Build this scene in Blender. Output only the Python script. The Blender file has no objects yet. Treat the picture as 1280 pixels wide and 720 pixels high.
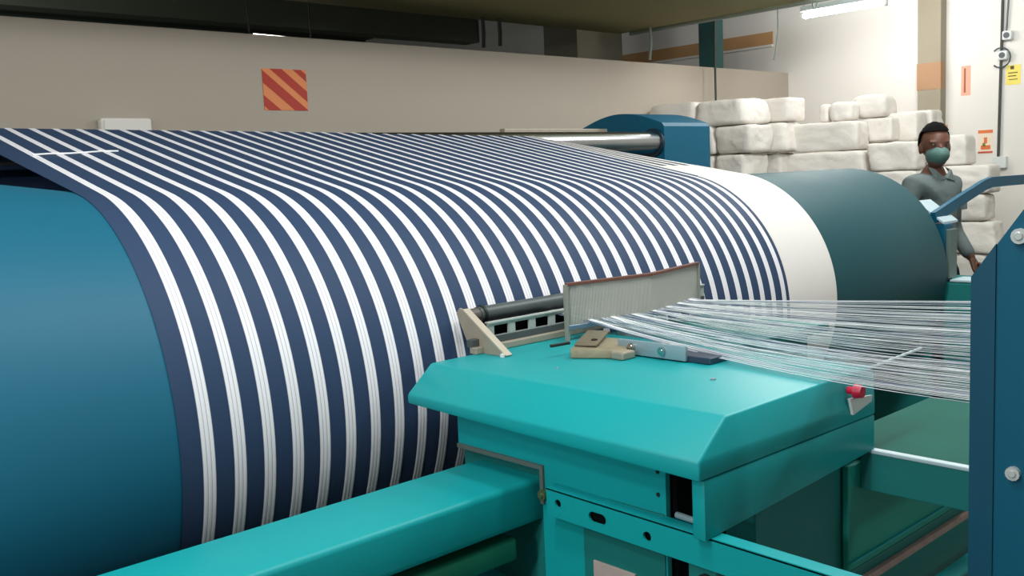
import bpy, bmesh, math, random
from mathutils import Vector, Matrix
random.seed(7)
S = bpy.context.scene
COL = S.collection
A = 0.95                      # height of the drum axis above the floor; drum axis = world X

# ------------------------------------------------------------------ camera
cam = bpy.data.objects.new('camera', bpy.data.cameras.new('camera'))
COL.objects.link(cam)
yaw, pit, rol = 0.7428, 0.1151, -0.0442
fw = Vector((math.sin(yaw) * math.cos(pit), math.cos(yaw) * math.cos(pit), -math.sin(pit)))
rt = fw.cross(Vector((0, 0, 1))).normalized()
up = rt.cross(fw)
r2 = rt * math.cos(rol) + up * math.sin(rol)
u2 = up * math.cos(rol) - rt * math.sin(rol)
M = Matrix(((r2.x, u2.x, -fw.x, -1.4957), (r2.y, u2.y, -fw.y, -2.4118), (r2.z, u2.z, -fw.z, 0.5359 + A), (0, 0, 0, 1)))
cam.matrix_world = M
cam.data.sensor_width = 36
cam.data.lens = 1209.0 / 1280 * 36
cam.data.clip_start = 0.05
S.camera = cam

# ------------------------------------------------------------------ world, lights, exposure
S.view_settings.view_transform = 'Standard'
S.view_settings.look = 'None'
S.view_settings.gamma = 1
S.view_settings.use_curve_mapping = False
S.view_settings.exposure = 0.75
w = bpy.data.worlds.new('world'); S.world = w; w.use_nodes = True
w.node_tree.nodes['Background'].inputs[0].default_value = (0.75, 0.9, 1.0, 1)
w.node_tree.nodes['Background'].inputs[1].default_value = 0.08


def area(name, loc, sx, sy, power, color=(0.97, 1.0, 1.0), rot=(0, 0, 0)):
    l = bpy.data.lights.new(name, 'AREA'); l.shape = 'RECTANGLE'
    l.size = sx; l.size_y = sy; l.energy = power; l.color = color
    o = bpy.data.objects.new(name, l); COL.objects.link(o)
    o.location = (loc[0], loc[1], loc[2] + A); o.rotation_euler = rot
    return o


# rows of fluorescent fittings over the machine aisle, above the frame
def bulb(name, loc, power, color=(0.97, 1.0, 1.0), r=0.16):
    l = bpy.data.lights.new(name, 'POINT'); l.shadow_soft_size = r; l.energy = power; l.color = color
    o = bpy.data.objects.new(name, l); COL.objects.link(o); o.location = (loc[0], loc[1], loc[2] + A)


# bare fluorescent tubes light all round, so each is a soft round source
for x, y, p in ((-3.4, -1.6, 32), (-2.2, -1.5, 38), (-1.0, -1.4, 32), (0.2, -1.4, 32), (1.4, -1.4, 32), (2.6, -1.1, 34), (3.7, -0.5, 56), (4.75, 0.7, 14)):  # last two are added fill for the bales and right of the wall
    bulb('fluorescent_and_fill', (x, y, 2.05), p)
bulb('fill_light', (3.9, 0.8, 1.62), 10)  # unseen fill added to brighten the right part of the partition
bulb('fill_light', (-5.0, -1.9, 1.5), 95)  # unseen fill added for the panels facing left
bulb('fill_light', (1.0, -5.2, 1.4), 28)  # unseen fill added for the front faces
bulb('far_hall_fill', (-1.0, 5.5, 1.8), 45)  # unseen fill added to lift the dark beyond the partition

# ------------------------------------------------------------------ materials
def lin(c):
    return tuple(((v / 255) / 12.92 if v / 255 <= 0.04045 else ((v / 255 + 0.055) / 1.055) ** 2.4) for v in c) + (1,)


def mat(name, rgb, rough=0.5, metal=0.0, var=0.08, scale=6.0, bump=0.0, bscale=60.0, spec=0.5, alpha=None, coat=0.0):
    m = bpy.data.materials.new(name); m.use_nodes = True
    nt = m.node_tree; b = nt.nodes['Principled BSDF']
    b.inputs['Roughness'].default_value = rough
    b.inputs['Metallic'].default_value = metal
    b.inputs['Specular IOR Level'].default_value = spec
    b.inputs['Coat Weight'].default_value = coat
    tc = nt.nodes.new('ShaderNodeTexCoord')
    n = nt.nodes.new('ShaderNodeTexNoise'); n.inputs['Scale'].default_value = scale; n.inputs['Detail'].default_value = 5
    nt.links.new(tc.outputs['Object'], n.inputs['Vector'])
    mx = nt.nodes.new('ShaderNodeMix'); mx.data_type = 'RGBA'
    c = lin(rgb)
    mx.inputs['A'].default_value = tuple(v * (1 - var) for v in c[:3]) + (1,)
    mx.inputs['B'].default_value = tuple(min(1, v * (1 + var)) for v in c[:3]) + (1,)
    nt.links.new(n.outputs['Fac'], mx.inputs['Factor'])
    nt.links.new(mx.outputs['Result'], b.inputs['Base Color'])
    if bump:
        n2 = nt.nodes.new('ShaderNodeTexNoise'); n2.inputs['Scale'].default_value = bscale; n2.inputs['Detail'].default_value = 4
        nt.links.new(tc.outputs['Object'], n2.inputs['Vector'])
        bp = nt.nodes.new('ShaderNodeBump'); bp.inputs['Strength'].default_value = bump; bp.inputs['Distance'].default_value = 0.01
        nt.links.new(n2.outputs['Fac'], bp.inputs['Height']); nt.links.new(bp.outputs['Normal'], b.inputs['Normal'])
    if alpha is not None:
        b.inputs['Alpha'].default_value = alpha
    return m


def emit(name, rgb, strength):
    m = bpy.data.materials.new(name); m.use_nodes = True
    b = m.node_tree.nodes['Principled BSDF']
    b.inputs['Base Color'].default_value = (0.9, 0.9, 0.9, 1)
    b.inputs['Emission Color'].default_value = lin(rgb); b.inputs['Emission Strength'].default_value = strength
    return m


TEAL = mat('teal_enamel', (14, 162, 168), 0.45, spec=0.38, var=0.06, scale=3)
TEAL_D = mat('teal_enamel_dark', (12, 116, 114), 0.6, var=0.12, scale=5)  # darker, rougher variant of the teal
PETROL = mat('petrol_enamel', (2, 88, 116), 0.5, spec=0.35, var=0.06, scale=3)
DRUMM = mat('drum_paint', (26, 78, 86), 0.6, spec=0.3, var=0.06, scale=2)
CONEM = mat('cone_paint', (14, 100, 128), 0.55, spec=0.4, var=0.08, scale=2)
STEEL = mat('polished_steel', (190, 190, 190), 0.25, 1.0, var=0.05, scale=8)
ZINC = mat('zinc_plate', (150, 172, 182), 0.4, 0.25, var=0.1, scale=10)
BEIGE = mat('bare_cast_metal', (170, 158, 142), 0.5, 0.2, var=0.2, scale=18, bump=0.1)
GREYM = mat('roller_rubber', (74, 82, 84), 0.45, var=0.08, scale=10)
BLACK = mat('black_rubber', (18, 18, 20), 0.6)
GAP_SHADE = mat('gap_shade', (6, 10, 12), 0.9, spec=0.1)  # near-black colour standing in for shade inside gaps and openings
WALL = mat('painted_plaster', (178, 168, 155), 0.85, var=0.03, scale=1.2, bump=0.05, spec=0.2)
WALLR = mat('white_plaster', (232, 228, 222), 0.85, var=0.02, scale=1.5, bump=0.05, spec=0.2)
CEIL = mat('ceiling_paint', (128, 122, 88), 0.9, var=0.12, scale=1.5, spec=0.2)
DARKC = mat('dark_ceiling', (96, 104, 92), 0.9, var=0.2, scale=1.0, spec=0.2)  # dull grey-green ceiling paint
CONC = mat('concrete_floor', (118, 122, 118), 0.6, var=0.12, scale=2, bump=0.1)
BALE = mat('woven_sack', (224, 217, 209), 0.8, var=0.05, scale=7, bump=0.9, bscale=12, spec=0.2)
OCHRE = mat('ochre_band', (198, 154, 108), 0.8, var=0.1, scale=5, spec=0.2)
WHITEP = mat('white_plastic', (222, 226, 226), 0.4)
PAPER = mat('pale_sheet_metal', (186, 206, 214), 0.4)
BOLTM = mat('bright_bolt', (200, 204, 204), 0.4, 0.2)
RED = mat('red_plastic', (214, 30, 70), 0.35)
TUBE = emit('tube_glow', (255, 250, 246), 75)


def yarn_base():
    m = mat('navy_yarn', (48, 68, 99), 0.65, var=0.06, scale=2, spec=0.25)
    nt = m.node_tree; b = nt.nodes['Principled BSDF']
    tc = nt.nodes.new('ShaderNodeTexCoord'); mp = nt.nodes.new('ShaderNodeMapping')
    mp.inputs['Scale'].default_value = (420, 0.6, 0.6)
    n = nt.nodes.new('ShaderNodeTexNoise'); n.inputs['Scale'].default_value = 1; n.inputs['Detail'].default_value = 3
    nt.links.new(tc.outputs['Object'], mp.inputs['Vector']); nt.links.new(mp.outputs['Vector'], n.inputs['Vector'])
    bp = nt.nodes.new('ShaderNodeBump'); bp.inputs['Strength'].default_value = 0.25; bp.inputs['Distance'].default_value = 0.002
    nt.links.new(n.outputs['Fac'], bp.inputs['Height']); nt.links.new(bp.outputs['Normal'], b.inputs['Normal'])
    return m


NAVY = yarn_base()


def white_yarn():
    """white yarns; two thin greyish yarns run inside each band (u = across the band)"""
    m = bpy.data.materials.new('white_yarn'); m.use_nodes = True
    nt = m.node_tree; b = nt.nodes['Principled BSDF']; b.inputs['Roughness'].default_value = 0.6
    b.inputs['Specular IOR Level'].default_value = 0.3
    uv = nt.nodes.new('ShaderNodeUVMap'); sp = nt.nodes.new('ShaderNodeSeparateXYZ')
    nt.links.new(uv.outputs[0], sp.inputs[0])
    rp = nt.nodes.new('ShaderNodeValToRGB'); e = rp.color_ramp
    e.interpolation = 'LINEAR'
    wh, gr = lin((246, 243, 248)), lin((168, 166, 184))
    stops = [(0.0, gr), (0.07, wh), (0.29, wh), (0.335, gr), (0.38, wh), (0.62, wh), (0.665, gr), (0.71, wh), (0.93, wh), (1.0, gr)]
    e.elements[0].position, e.elements[0].color = stops[0]
    e.elements[1].position, e.elements[1].color = stops[-1]
    for p_, c_ in stops[1:-1]:
        q = e.elements.new(p_); q.color = c_
    nt.links.new(sp.outputs[0], rp.inputs[0]); nt.links.new(rp.outputs[0], b.inputs['Base Color'])
    return m


WHITEY = white_yarn()
WHITEB = mat('plain_white_yarn', (236, 230, 226), 0.65, var=0.02, scale=3, spec=0.3)
THREAD = mat('white_thread', (246, 246, 250), 0.5, spec=0.4)

# ------------------------------------------------------------------ helpers
def thing(name, label, cat, loc, group=None):
    o = bpy.data.objects.new(name, None); COL.objects.link(o)
    o.empty_display_size = 0.1
    o.location = (loc[0], loc[1], loc[2] + A)
    o['label'] = label; o['category'] = cat
    if group: o['group'] = group
    return o


def origin_of(o):
    v = Vector((0, 0, 0))
    while o:
        v += Vector(o.location); o = o.parent
    return v


def obj(name, bm, m, parent=None, smooth=False, kind=None, label=None, cat=None, group=None, uv=False):
    """links the bmesh (axis-relative coordinates) as one mesh object"""
    if parent is None:
        xs = [v.co for v in bm.verts]
        org = Vector(((min(c.x for c in xs) + max(c.x for c in xs)) / 2, (min(c.y for c in xs) + max(c.y for c in xs)) / 2, min(c.z for c in xs) + A))
    else:
        org = origin_of(parent)
    for v in bm.verts:
        v.co = v.co + Vector((0, 0, A)) - org
    me = bpy.data.meshes.new(name); bm.to_mesh(me); bm.free()
    me.materials.append(m)
    o = bpy.data.objects.new(name, me); COL.objects.link(o)
    if parent is None: o.location = org
    else: o.parent = parent
    if smooth:
        for p in me.polygons: p.use_smooth = True
        if smooth != 'all':
            try: me.set_sharp_from_angle(angle=math.radians(40))
            except Exception: pass
    if kind: o['kind'] = kind
    if label: o['label'] = label
    if cat: o['category'] = cat
    if group: o['group'] = group
    return o


def box(x0, x1, y0, y1, z0, z1, bev=0.0, seg=2, bm=None):
    new = bmesh.new()
    bmesh.ops.create_cube(new, size=1)
    for v in new.verts:
        v.co = Vector(((x0 + x1) / 2 + v.co.x * (x1 - x0), (y0 + y1) / 2 + v.co.y * (y1 - y0), (z0 + z1) / 2 + v.co.z * (z1 - z0)))
    if bev: bmesh.ops.bevel(new, geom=new.edges[:], offset=bev, segments=seg, profile=0.5, affect='EDGES')
    return join(bm, new)


def join(bm, new):
    if bm is None: return new
    me = bpy.data.meshes.new('tmp'); new.to_mesh(me); new.free(); bm.from_mesh(me); bpy.data.meshes.remove(me)
    return bm


def rod(p0, p1, r, n=16, r1=None, bm=None, cap=True):
    p0, p1 = Vector(p0), Vector(p1); d = p1 - p0
    new = bmesh.new()
    bmesh.ops.create_cone(new, cap_ends=cap, segments=n, radius1=r, radius2=r if r1 is None else r1, depth=d.length)
    q = Vector((0, 0, 1)).rotation_difference(d.normalized()).to_matrix().to_4x4()
    bmesh.ops.transform(new, matrix=Matrix.Translation((p0 + p1) / 2) @ q, verts=new.verts)
    return join(bm, new)


def tube(path, r, n=8, bm=None):
    new = bmesh.new(); path = [Vector(p) for p in path]; rings = []
    prev = None
    for i, p in enumerate(path):
        t = (path[min(i + 1, len(path) - 1)] - path[max(i - 1, 0)]).normalized()
        a = t.cross(Vector((0, 0, 1)) if abs(t.z) < 0.9 else Vector((1, 0, 0))).normalized()
        if prev and a.dot(prev) < 0: a = -a
        prev = a
        b = t.cross(a)
        rings.append([new.verts.new(p + (a * math.cos(k * 2 * math.pi / n) + b * math.sin(k * 2 * math.pi / n)) * r) for k in range(n)])
    for i in range(len(rings) - 1):
        for k in range(n):
            new.faces.new((rings[i][k], rings[i][(k + 1) % n], rings[i + 1][(k + 1) % n], rings[i + 1][k]))
    new.faces.new(rings[0][::-1]); new.faces.new(rings[-1])
    return join(bm, new)


def plate(outline, holes, fn, thick, bev=0.0, bm=None):
    """2D outline with real holes; fn(u, v, t) places it, t runs 0..thick through the plate"""
    new = bmesh.new()
    es = []
    for loop in [outline] + holes:
        vs = [new.verts.new((p[0], p[1], 0)) for p in loop]
        es += [new.edges.new((vs[i], vs[(i + 1) % len(vs)])) for i in range(len(vs))]
    bmesh.ops.triangle_fill(new, use_beauty=True, use_dissolve=False, edges=es)
    r = bmesh.ops.extrude_face_region(new, geom=new.faces[:])
    for v in r['geom']:
        if isinstance(v, bmesh.types.BMVert): v.co.z += thick
    for v in new.verts: v.co = Vector(fn(v.co.x, v.co.y, v.co.z))
    bmesh.ops.recalc_face_normals(new, faces=new.faces[:])
    return join(bm, new)


def ring2d(cx, cy, r, n=16, sx=1.0):
    return [(cx + r * sx * math.cos(k * 2 * math.pi / n), cy + r * math.sin(k * 2 * math.pi / n)) for k in range(n)]


def slot2d(cx, cy, hw, r, n=8):
    o = [(cx + hw + r * math.cos(-math.pi / 2 + k * math.pi / n), cy + r * math.sin(-math.pi / 2 + k * math.pi / n)) for k in range(n + 1)]
    o += [(cx - hw + r * math.cos(math.pi / 2 + k * math.pi / n), cy + r * math.sin(math.pi / 2 + k * math.pi / n)) for k in range(n + 1)]
    return o


def solid(verts, faces, bev=0.0, seg=2):
    new = bmesh.new(); vs = [new.verts.new(v) for v in verts]
    for f_ in faces: new.faces.new([vs[i] for i in f_])
    bmesh.ops.recalc_face_normals(new, faces=new.faces[:])
    if bev: bmesh.ops.bevel(new, geom=new.edges[:], offset=bev, segments=seg, profile=0.5, affect='EDGES')
    return new


def hexbolt(c, axis, r=0.01, h=0.008):
    c = Vector(c); axis = Vector(axis).normalized()
    b = rod(c, c + axis * h, r, 12)
    rod(c + axis * h, c + axis * (h * 1.3), r * 0.62, 12, r1=r * 0.45, bm=b)
    return b


FL = -A          # floor level in axis-relative coordinates

# ------------------------------------------------------------------ setting
YW, XW = 2.4, 6.43
obj('floor', box(-7, XW + 0.2, -7, 9, FL - 0.1, FL), CONC, kind='structure')
obj('wall_back', box(-7, XW, YW, YW + 0.12, FL, 1.352), WALL, kind='structure')
obj('wall_right', box(XW, XW + 0.2, -7, 9, FL, 2.6), WALLR, kind='structure')
obj('wall_left', box(-7.2, -7, -7, 9, FL, 2.6), WALL, kind='structure')
obj('wall_front', box(-7, XW, -7.2, -7, FL, 2.6), WALL, kind='structure')
obj('wall_far', box(-7, XW, 9, 9.2, FL, 2.6), mat('dim_far_wall', (74, 82, 74), 0.9, var=0.2, spec=0.2), kind='structure')
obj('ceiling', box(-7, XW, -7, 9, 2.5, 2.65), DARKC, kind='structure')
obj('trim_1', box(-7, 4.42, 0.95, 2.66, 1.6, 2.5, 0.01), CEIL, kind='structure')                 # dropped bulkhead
obj('trim_2', box(XW - 0.012, XW, YW + 0.15, 6.0, 1.63, 1.74), OCHRE, kind='structure')           # ochre band on the wall beyond the partition
obj('trim_3', box(XW - 0.03, XW, YW + 0.15, 6.0, 1.605, 1.625), WALLR, kind='structure')          # white ledge under it
# column on the right wall with its painted band
column = obj('wall_column', box(6.33, XW, 0.982, 1.168, FL, 2.5, 0.004), mat('column_plaster', (156, 148, 130), 0.85, var=0.04, spec=0.2), kind='structure')
obj('painted_band', box(6.326, 6.40, 0.979, 1.171, 1.077, 1.287), mat('tan_band', (172, 136, 106), 0.8, var=0.08, spec=0.2), column)

# ------------------------------------------------------------------ warping drum
RDR = 0.5
def rcone(x):
    return RDR + max(0.0, min(-0.21 - x, 0.502)) * 0.093 + max(0.0, -0.712 - x) * 0.15
drum = thing('warping_drum', 'large petrol blue warping drum lying across the machine under the striped yarn', 'drum', (1.0, 0, FL))
def revolve(prof, n=128):
    b = bmesh.new(); rings = []
    for x, r in prof:
        rings.append([b.verts.new((x, r * math.cos(k * 2 * math.pi / n), r * math.sin(k * 2 * math.pi / n))) for k in range(n)])
    for i in range(len(rings) - 1):
        for k in range(n):
            b.faces.new((rings[i][k], rings[i][(k + 1) % n], rings[i + 1][(k + 1) % n], rings[i + 1][k]))
    bmesh.ops.recalc_face_normals(b, faces=b.faces[:])
    return b
obj('drum_barrel', revolve([(-0.21, RDR), (0.5, RDR), (1.3, RDR), (2.2, RDR), (2.995, RDR), (3.01, RDR - 0.012), (3.01, RDR - 0.05)]), DRUMM, drum, True, label='grey green painted right half of the drum')
obj('drum_cone', revolve([(-1.9, 0.5), (-1.9, rcone(-1.9)), (-1.2, rcone(-1.2)), (-0.85, rcone(-0.85)), (-0.712, rcone(-0.712)), (-0.21, RDR + 0.0005)]), CONEM, drum, True, label='blue cone at the near left end')
obj('end_plate', rod((2.96, 0, 0), (2.985, 0, 0), RDR - 0.03, 96), DRUMM, drum, True)
obj('end_plate', rod((-1.88, 0, 0), (-1.86, 0, 0), rcone(-1.9) - 0.02, 96), CONEM, drum, True)
obj('shaft', rod((-2.3, 0, 0), (3.4, 0, 0), 0.06, 32), STEEL, drum, True)

# ------------------------------------------------------------------ striped warp: on the drum, then as a sheet to the guide roller
BETA, SL = 0.2217, 0.978
XL_, XR_ = -0.712, 1.962
def ry(x): return 0.5485 + (0.5131 - 0.5485) * (x - XL_) / (XR_ - XL_)
RR = 0.058
def profile(x, off=0.0, phi0=3.6, sheet=True):
    """points (y, z) of the yarn surface from below the drum, over its top, along the sheet and down behind the roller"""
    R = ry(x) + off; pts = []
    n = 72
    for i in range(n + 1):
        ph = phi0 + (BETA - phi0) * i / n
        pts.append((-R * math.sin(ph), R * math.cos(ph)))
    if not sheet: return pts
    cb, sb = math.cos(BETA), math.sin(BETA)
    t = pts[-1]
    for i in range(1, 9):
        pts.append((t[0] + SL * i / 8 * cb, t[1] + SL * i / 8 * sb))
    e = pts[-1]; cy, cz = e[0] + (RR + off) * sb, e[1] - (RR + off) * cb
    for i in range(1, 9):
        ph = BETA + (-math.pi / 2 - BETA) * i / 8
        pts.append((cy - (RR + off) * math.sin(ph), cz + (RR + off) * math.cos(ph)))
    pts.append((pts[-1][0], pts[-1][1] - 0.45))
    return pts
e0 = profile(0.5)
ROLL_Y, ROLL_Z = 0.837 + RR * math.sin(BETA), ry(0.5) * math.cos(BETA) + SL * math.sin(BETA) - RR * math.cos(BETA)

def strip(xs, offs, phi0=3.6, sheet=True, narrow=0.0, flare=0.0):
    """narrow: how far a stripe draws together on the free sheet; flare: how far the left edge spreads there"""
    xm = (xs[0] + xs[-1]) / 2
    b = bmesh.new(); cols = []
    for x, o in zip(xs, offs):
        col = []
        for k, (y, z) in enumerate(profile(x, o, phi0, sheet)):
            q = min(1.0, max(0.0, (k - 66) / 9)); q = q * q * (3 - 2 * q)
            e = max(0.0, min(1.0, (k - 72) / 8)) * flare * max(0.0, 1 - (x - xs[0]) / 0.05)
            col.append(b.verts.new((x + (xm - x) * narrow * q - e, y, z)))
        cols.append(col)
    lay = b.loops.layers.uv.new('UVMap')
    n = len(xs) - 1
    for i in range(n):
        for k in range(len(cols[0]) - 1):
            f_ = b.faces.new((cols[i][k], cols[i][k + 1], cols[i + 1][k + 1], cols[i + 1][k]))
            for l, (u, v) in zip(f_.loops, ((i, k), (i, k + 1), (i + 1, k + 1), (i + 1, k))):
                l[lay].uv = (u / n, v / 20)
    bmesh.ops.recalc_face_normals(b, faces=b.faces[:])
    return b

warp = thing('striped_warp', 'navy warp yarn with white stripes on the drum, running back as a flat sheet', 'yarn', (0.45, 0, FL))
X0, DX = -0.6524, 0.0699
XE = X0 + 32.5 * DX
obj('navy_yarn', strip([XL_ + (XE - XL_) * i / 24 for i in range(25)], [0] * 25, flare=0.035), NAVY, warp, 'all', label='navy ground yarn')
for k in range(33):
    xc = X0 + k * DX; hw = 0.0142
    xs = [xc - hw + 2 * hw * i / 12 for i in range(13)]
    of = [0.0004, 0.0011, 0.0013, 0.0012, 0.0008, 0.0012, 0.0014, 0.0012, 0.0008, 0.0012, 0.0013, 0.0011, 0.0004]
    obj('white_stripe', strip(xs, of, narrow=0.24), WHITEY, warp, 'all')
wb = [XE + 0.002, XE + 0.006] + [XE + 0.01 + (XR_ - 0.016 - XE) * i / 6 for i in range(7)] + [XR_ + 0.004, XR_ + 0.012, XR_ + 0.016]
wo = [-0.003, 0.0005] + [0.002] * 7 + [0.001, -0.005, ry(XR_) * -1 + RDR + ry(XR_) * 0]
wo[-1] = RDR + 0.0008 - ry(XR_ + 0.016)
obj('yarn_band', strip(wb, wo, 3.6 + 2 * 0.0, False), WHITEB, None, 'all', cat='yarn', label='broad plain white yarn band wound round the drum right of the navy stripes')
def wedge(s0, s1, u0, u1, off, n=8):
    b = bmesh.new(); rows = []
    for i in range(n + 1):
        s = s0 + (s1 - s0) * i / n; q = s / SL
        xi, xo = XE - 0.001 - 0.02 * q, XR_ - 0.01 - 0.335 * q
        rows.append([b.verts.new(on_sheet(xi + (xo - xi) * u, s, off)) for u in (u0, u1)])
    for i in range(n): b.faces.new((rows[i][0], rows[i][1], rows[i + 1][1], rows[i + 1][0]))
    bmesh.ops.recalc_face_normals(b, faces=b.faces[:])
    for f_ in b.faces:
        if f_.normal.z < 0: f_.normal_flip()
    return b
def on_sheet(x, s, off=0.004):
    R = ry(x) + off
    return (x, -R * math.sin(BETA) + s * math.cos(BETA), R * math.cos(BETA) + s * math.sin(BETA))
band = bpy.data.objects['yarn_band']
obj('navy_edge', wedge(0.2, SL, 0, 1, 0.0), NAVY, warp, 'all')
for u in (0.08, 0.36, 0.64, 0.92):
    obj('white_stripe', wedge(0.2, SL, u - 0.07, u + 0.07, 0.0015), WHITEB, warp, 'all')
obj('band_tail', wedge(0.0, 0.2, 0, 1, 0.002), WHITEB, band, 'all')
# thin cord lying across the sheet near its far left edge
obj('lease_cord', tube([on_sheet(-0.66 + 0.05 * i, 0.50 + 0.012 * i + 0.006 * math.sin(i * 2)) for i in range(6)], 0.0028, 6), THREAD, None, True, cat='cord',
    label='short white cord lying across the striped sheet at its upper left corner')

# ------------------------------------------------------------------ beaming machine behind
bm_ = thing('beaming_machine', 'petrol blue arched machine stand with a shiny steel roller behind the striped sheet', 'machine', (2.77, 1.08, FL))
def arch():
    pts = [(0.786, FL), (1.40, FL), (1.40, 0.76)]
    for i in range(13):
        t = i / 12; y = 1.373 + (0.80 - 1.373) * t
        pts.append((y, 0.772 + 0.072 * math.sin(math.pi * (0.04 + 0.93 * t))))
    pts.append((0.786, 0.76))
    return pts
obj('stand_body', plate(arch(), [], lambda u, v, t: (2.566 + t, u, v), 0.40), PETROL, bm_, label='arched petrol blue end stand')
obj('bearing_ring', rod((2.55, ROLL_Y + 0.006, ROLL_Z), (2.566, ROLL_Y + 0.006, ROLL_Z), RR + 0.016, 40), mat('dark_petrol', (6, 40, 58), 0.5), bm_, True)
obj('guide_roller', rod((-1.0, ROLL_Y, ROLL_Z), (2.56, ROLL_Y, ROLL_Z), RR - 0.0015, 64), STEEL, bm_, True, label='polished steel guide roller')
obj('guide_roller', rod((-1.0, ROLL_Y + 0.10, ROLL_Z - 0.62), (2.56, ROLL_Y + 0.10, ROLL_Z - 0.62), 0.13, 48), NAVY, bm_, True, label='warp beam filled with navy yarn')
obj('cross_rail', box(1.80, 2.57, 1.18, 1.22, 0.735, 0.772, 0.004), BEIGE, bm_)
obj('stand_body', box(-1.25, -1.0, 0.79, 1.4, FL, 0.76, 0.02), PETROL, bm_)

# ------------------------------------------------------------------ warping carriage
car = thing('warping_carriage', 'bright turquoise sheet metal warping carriage with a sloped hood in front of the drum', 'machine', (0.12, -1.05, FL))
zr = 0.103
hv = [(-0.11, -0.605, zr), (-0.11, -1.44, zr), (0.43, -1.44, zr), (0.43, -0.605, zr),
      (-0.213, -0.645, 0.052), (-0.213, -1.457, 0.047), (0.402, -1.457, 0.035), (0.43, -0.59, 0.052),
      (-0.213, -0.645, 0.030), (-0.213, -1.457, 0.012), (0.402, -1.457, 0.006), (0.43, -0.59, 0.02)]
hf = [(0, 1, 2, 3), (0, 4, 5, 1), (1, 5, 6, 2), (2, 6, 7, 3), (3, 7, 4, 0), (4, 8, 9, 5), (5, 9, 10, 6), (6, 10, 11, 7), (7, 11, 8, 4), (8, 11, 10, 9)]
hood = obj('hood', solid(hv, hf, 0.0045, 2), TEAL, car, True)
obj('screw', hexbolt((0.12, -1.25, zr), (0, 0, 1), 0.006, 0.003), ZINC, hood, True)
obj('screw', hexbolt((0.02, -0.90, zr), (0, 0, 1), 0.004, 0.002), ZINC, hood, True)
# left side panel with the notch the beam runs through
so = [(-0.745, 0.008), (-1.335, 0.008), (-1.335, -0.088), (-1.335, -0.62), (-1.012, -0.62), (-1.012, -0.062), (-0.745, -0.062)]
sp_ = obj('side_panel', plate(so, [], lambda u, v, t: (-0.15 + t, u, v), 0.012), TEAL, car)
obj('panel_screw', hexbolt((-0.15, -1.318, -0.012), (-1, 0, 0), 0.004, 0.002), BLACK, sp_)
obj('panel_screw', hexbolt((-0.15, -1.318, -0.055), (-1, 0, 0), 0.004, 0.002), BLACK, sp_)
ci = obj('inset_plate', box(-0.154, -0.149, -1.332, -1.128, -0.47, -0.09, 0.002), TEAL_D, car)
obj('name_plate', box(-0.158, -0.153, -1.262, -1.156, -0.27, -0.2215, 0.001), mat('pale_pink_plate', (190, 170, 166), 0.5, var=0.15, scale=30), car, label='pale pinkish maker plate')
# notch frame, dark gap and clamp nut
nf = obj('notch_frame', box(-0.156, -0.10, -1.012, -0.745, -0.068, -0.058, 0.001), mat('grey_seal', (96, 108, 104), 0.6), car)
obj('notch_frame', box(-0.156, -0.10, -1.020, -1.010, -0.14, -0.058, 0.001), mat('grey_seal_side', (96, 108, 104), 0.6), car)
obj('clamp_nut', hexbolt((-0.152, -1.022, -0.118), (-1, 0, 0), 0.011, 0.012), mat('olive_nut', (92, 110, 78), 0.5, 0.4), car, True)
# front panel and lower body
obj('front_panel', solid([(-0.199, -1.457, 0.0112), (0.399, -1.457, 0.005), (0.399, -1.457, -0.07), (-0.199, -1.457, -0.096),
                          (-0.199, -1.43, 0.0112), (0.399, -1.43, 0.005), (0.399, -1.43, -0.07), (-0.199, -1.43, -0.096)],
                         [(0, 1, 2, 3), (4, 7, 6, 5), (0, 4, 5, 1), (1, 5, 6, 2), (2, 6, 7, 3), (3, 7, 4, 0)], 0.003, 2), TEAL, car, True)
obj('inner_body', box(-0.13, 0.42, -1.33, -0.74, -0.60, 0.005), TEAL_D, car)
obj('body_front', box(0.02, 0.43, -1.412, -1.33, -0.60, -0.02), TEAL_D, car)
obj('body_gap_shade', box(-0.13, 0.02, -1.345, -1.33, -0.60, -0.02), GAP_SHADE, car)  # near-black sheet stands in for the shade in this gap
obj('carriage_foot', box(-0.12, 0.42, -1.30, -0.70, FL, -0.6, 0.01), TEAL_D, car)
# guide rail with holes on the left side, running towards the aisle
rl = [(-1.055, -0.090), (-2.25, -0.108), (-2.25, -0.166), (-1.055, -0.146)]
hl = [ring2d(-1.087, -0.116, 0.0085, 14), slot2d(-1.192, -0.1215, 0.012, 0.0105), ring2d(-1.314, -0.127, 0.0095, 14), ring2d(-1.62, -0.135, 0.0095, 14)]
gr = obj('guide_rail', plate(rl, hl, lambda u, v, t: (-0.181 + t, u, v), 0.005), TEAL, car, label='turquoise angle rail with punched holes')
obj('rail_hole_shade', box(-0.172, -0.153, -1.345, -1.07, -0.150, -0.098), GAP_SHADE, car, label='added dark strip giving shade behind the rail holes')  # added strip, its dark colour stands in for shade in the holes
obj('rail_flange', solid([(-0.181, -1.055, -0.088), (-0.15, -1.055, -0.088), (-0.15, -2.25, -0.106), (-0.181, -2.25, -0.106),
                          (-0.181, -1.055, -0.093), (-0.15, -1.055, -0.093), (-0.15, -2.25, -0.111), (-0.181, -2.25, -0.111)],
                         [(0, 1, 2, 3), (4, 7, 6, 5), (0, 4, 5, 1), (1, 5, 6, 2), (2, 6, 7, 3), (3, 7, 4, 0)]), TEAL, gr)
obj('hinge_pin', rod((-0.152, -1.36, -0.083), (-0.152, -1.43, -0.086), 0.006, 12), ZINC, car, True)
obj('rail_bracket', box(-0.175, -0.13, -1.46, -1.40, -0.62, -0.14, 0.004), TEAL_D, car)
obj('floor_knob', rod((-0.19, -1.44, -0.182), (-0.165, -1.44, -0.182), 0.018, 20), BLACK, car, True)
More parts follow.
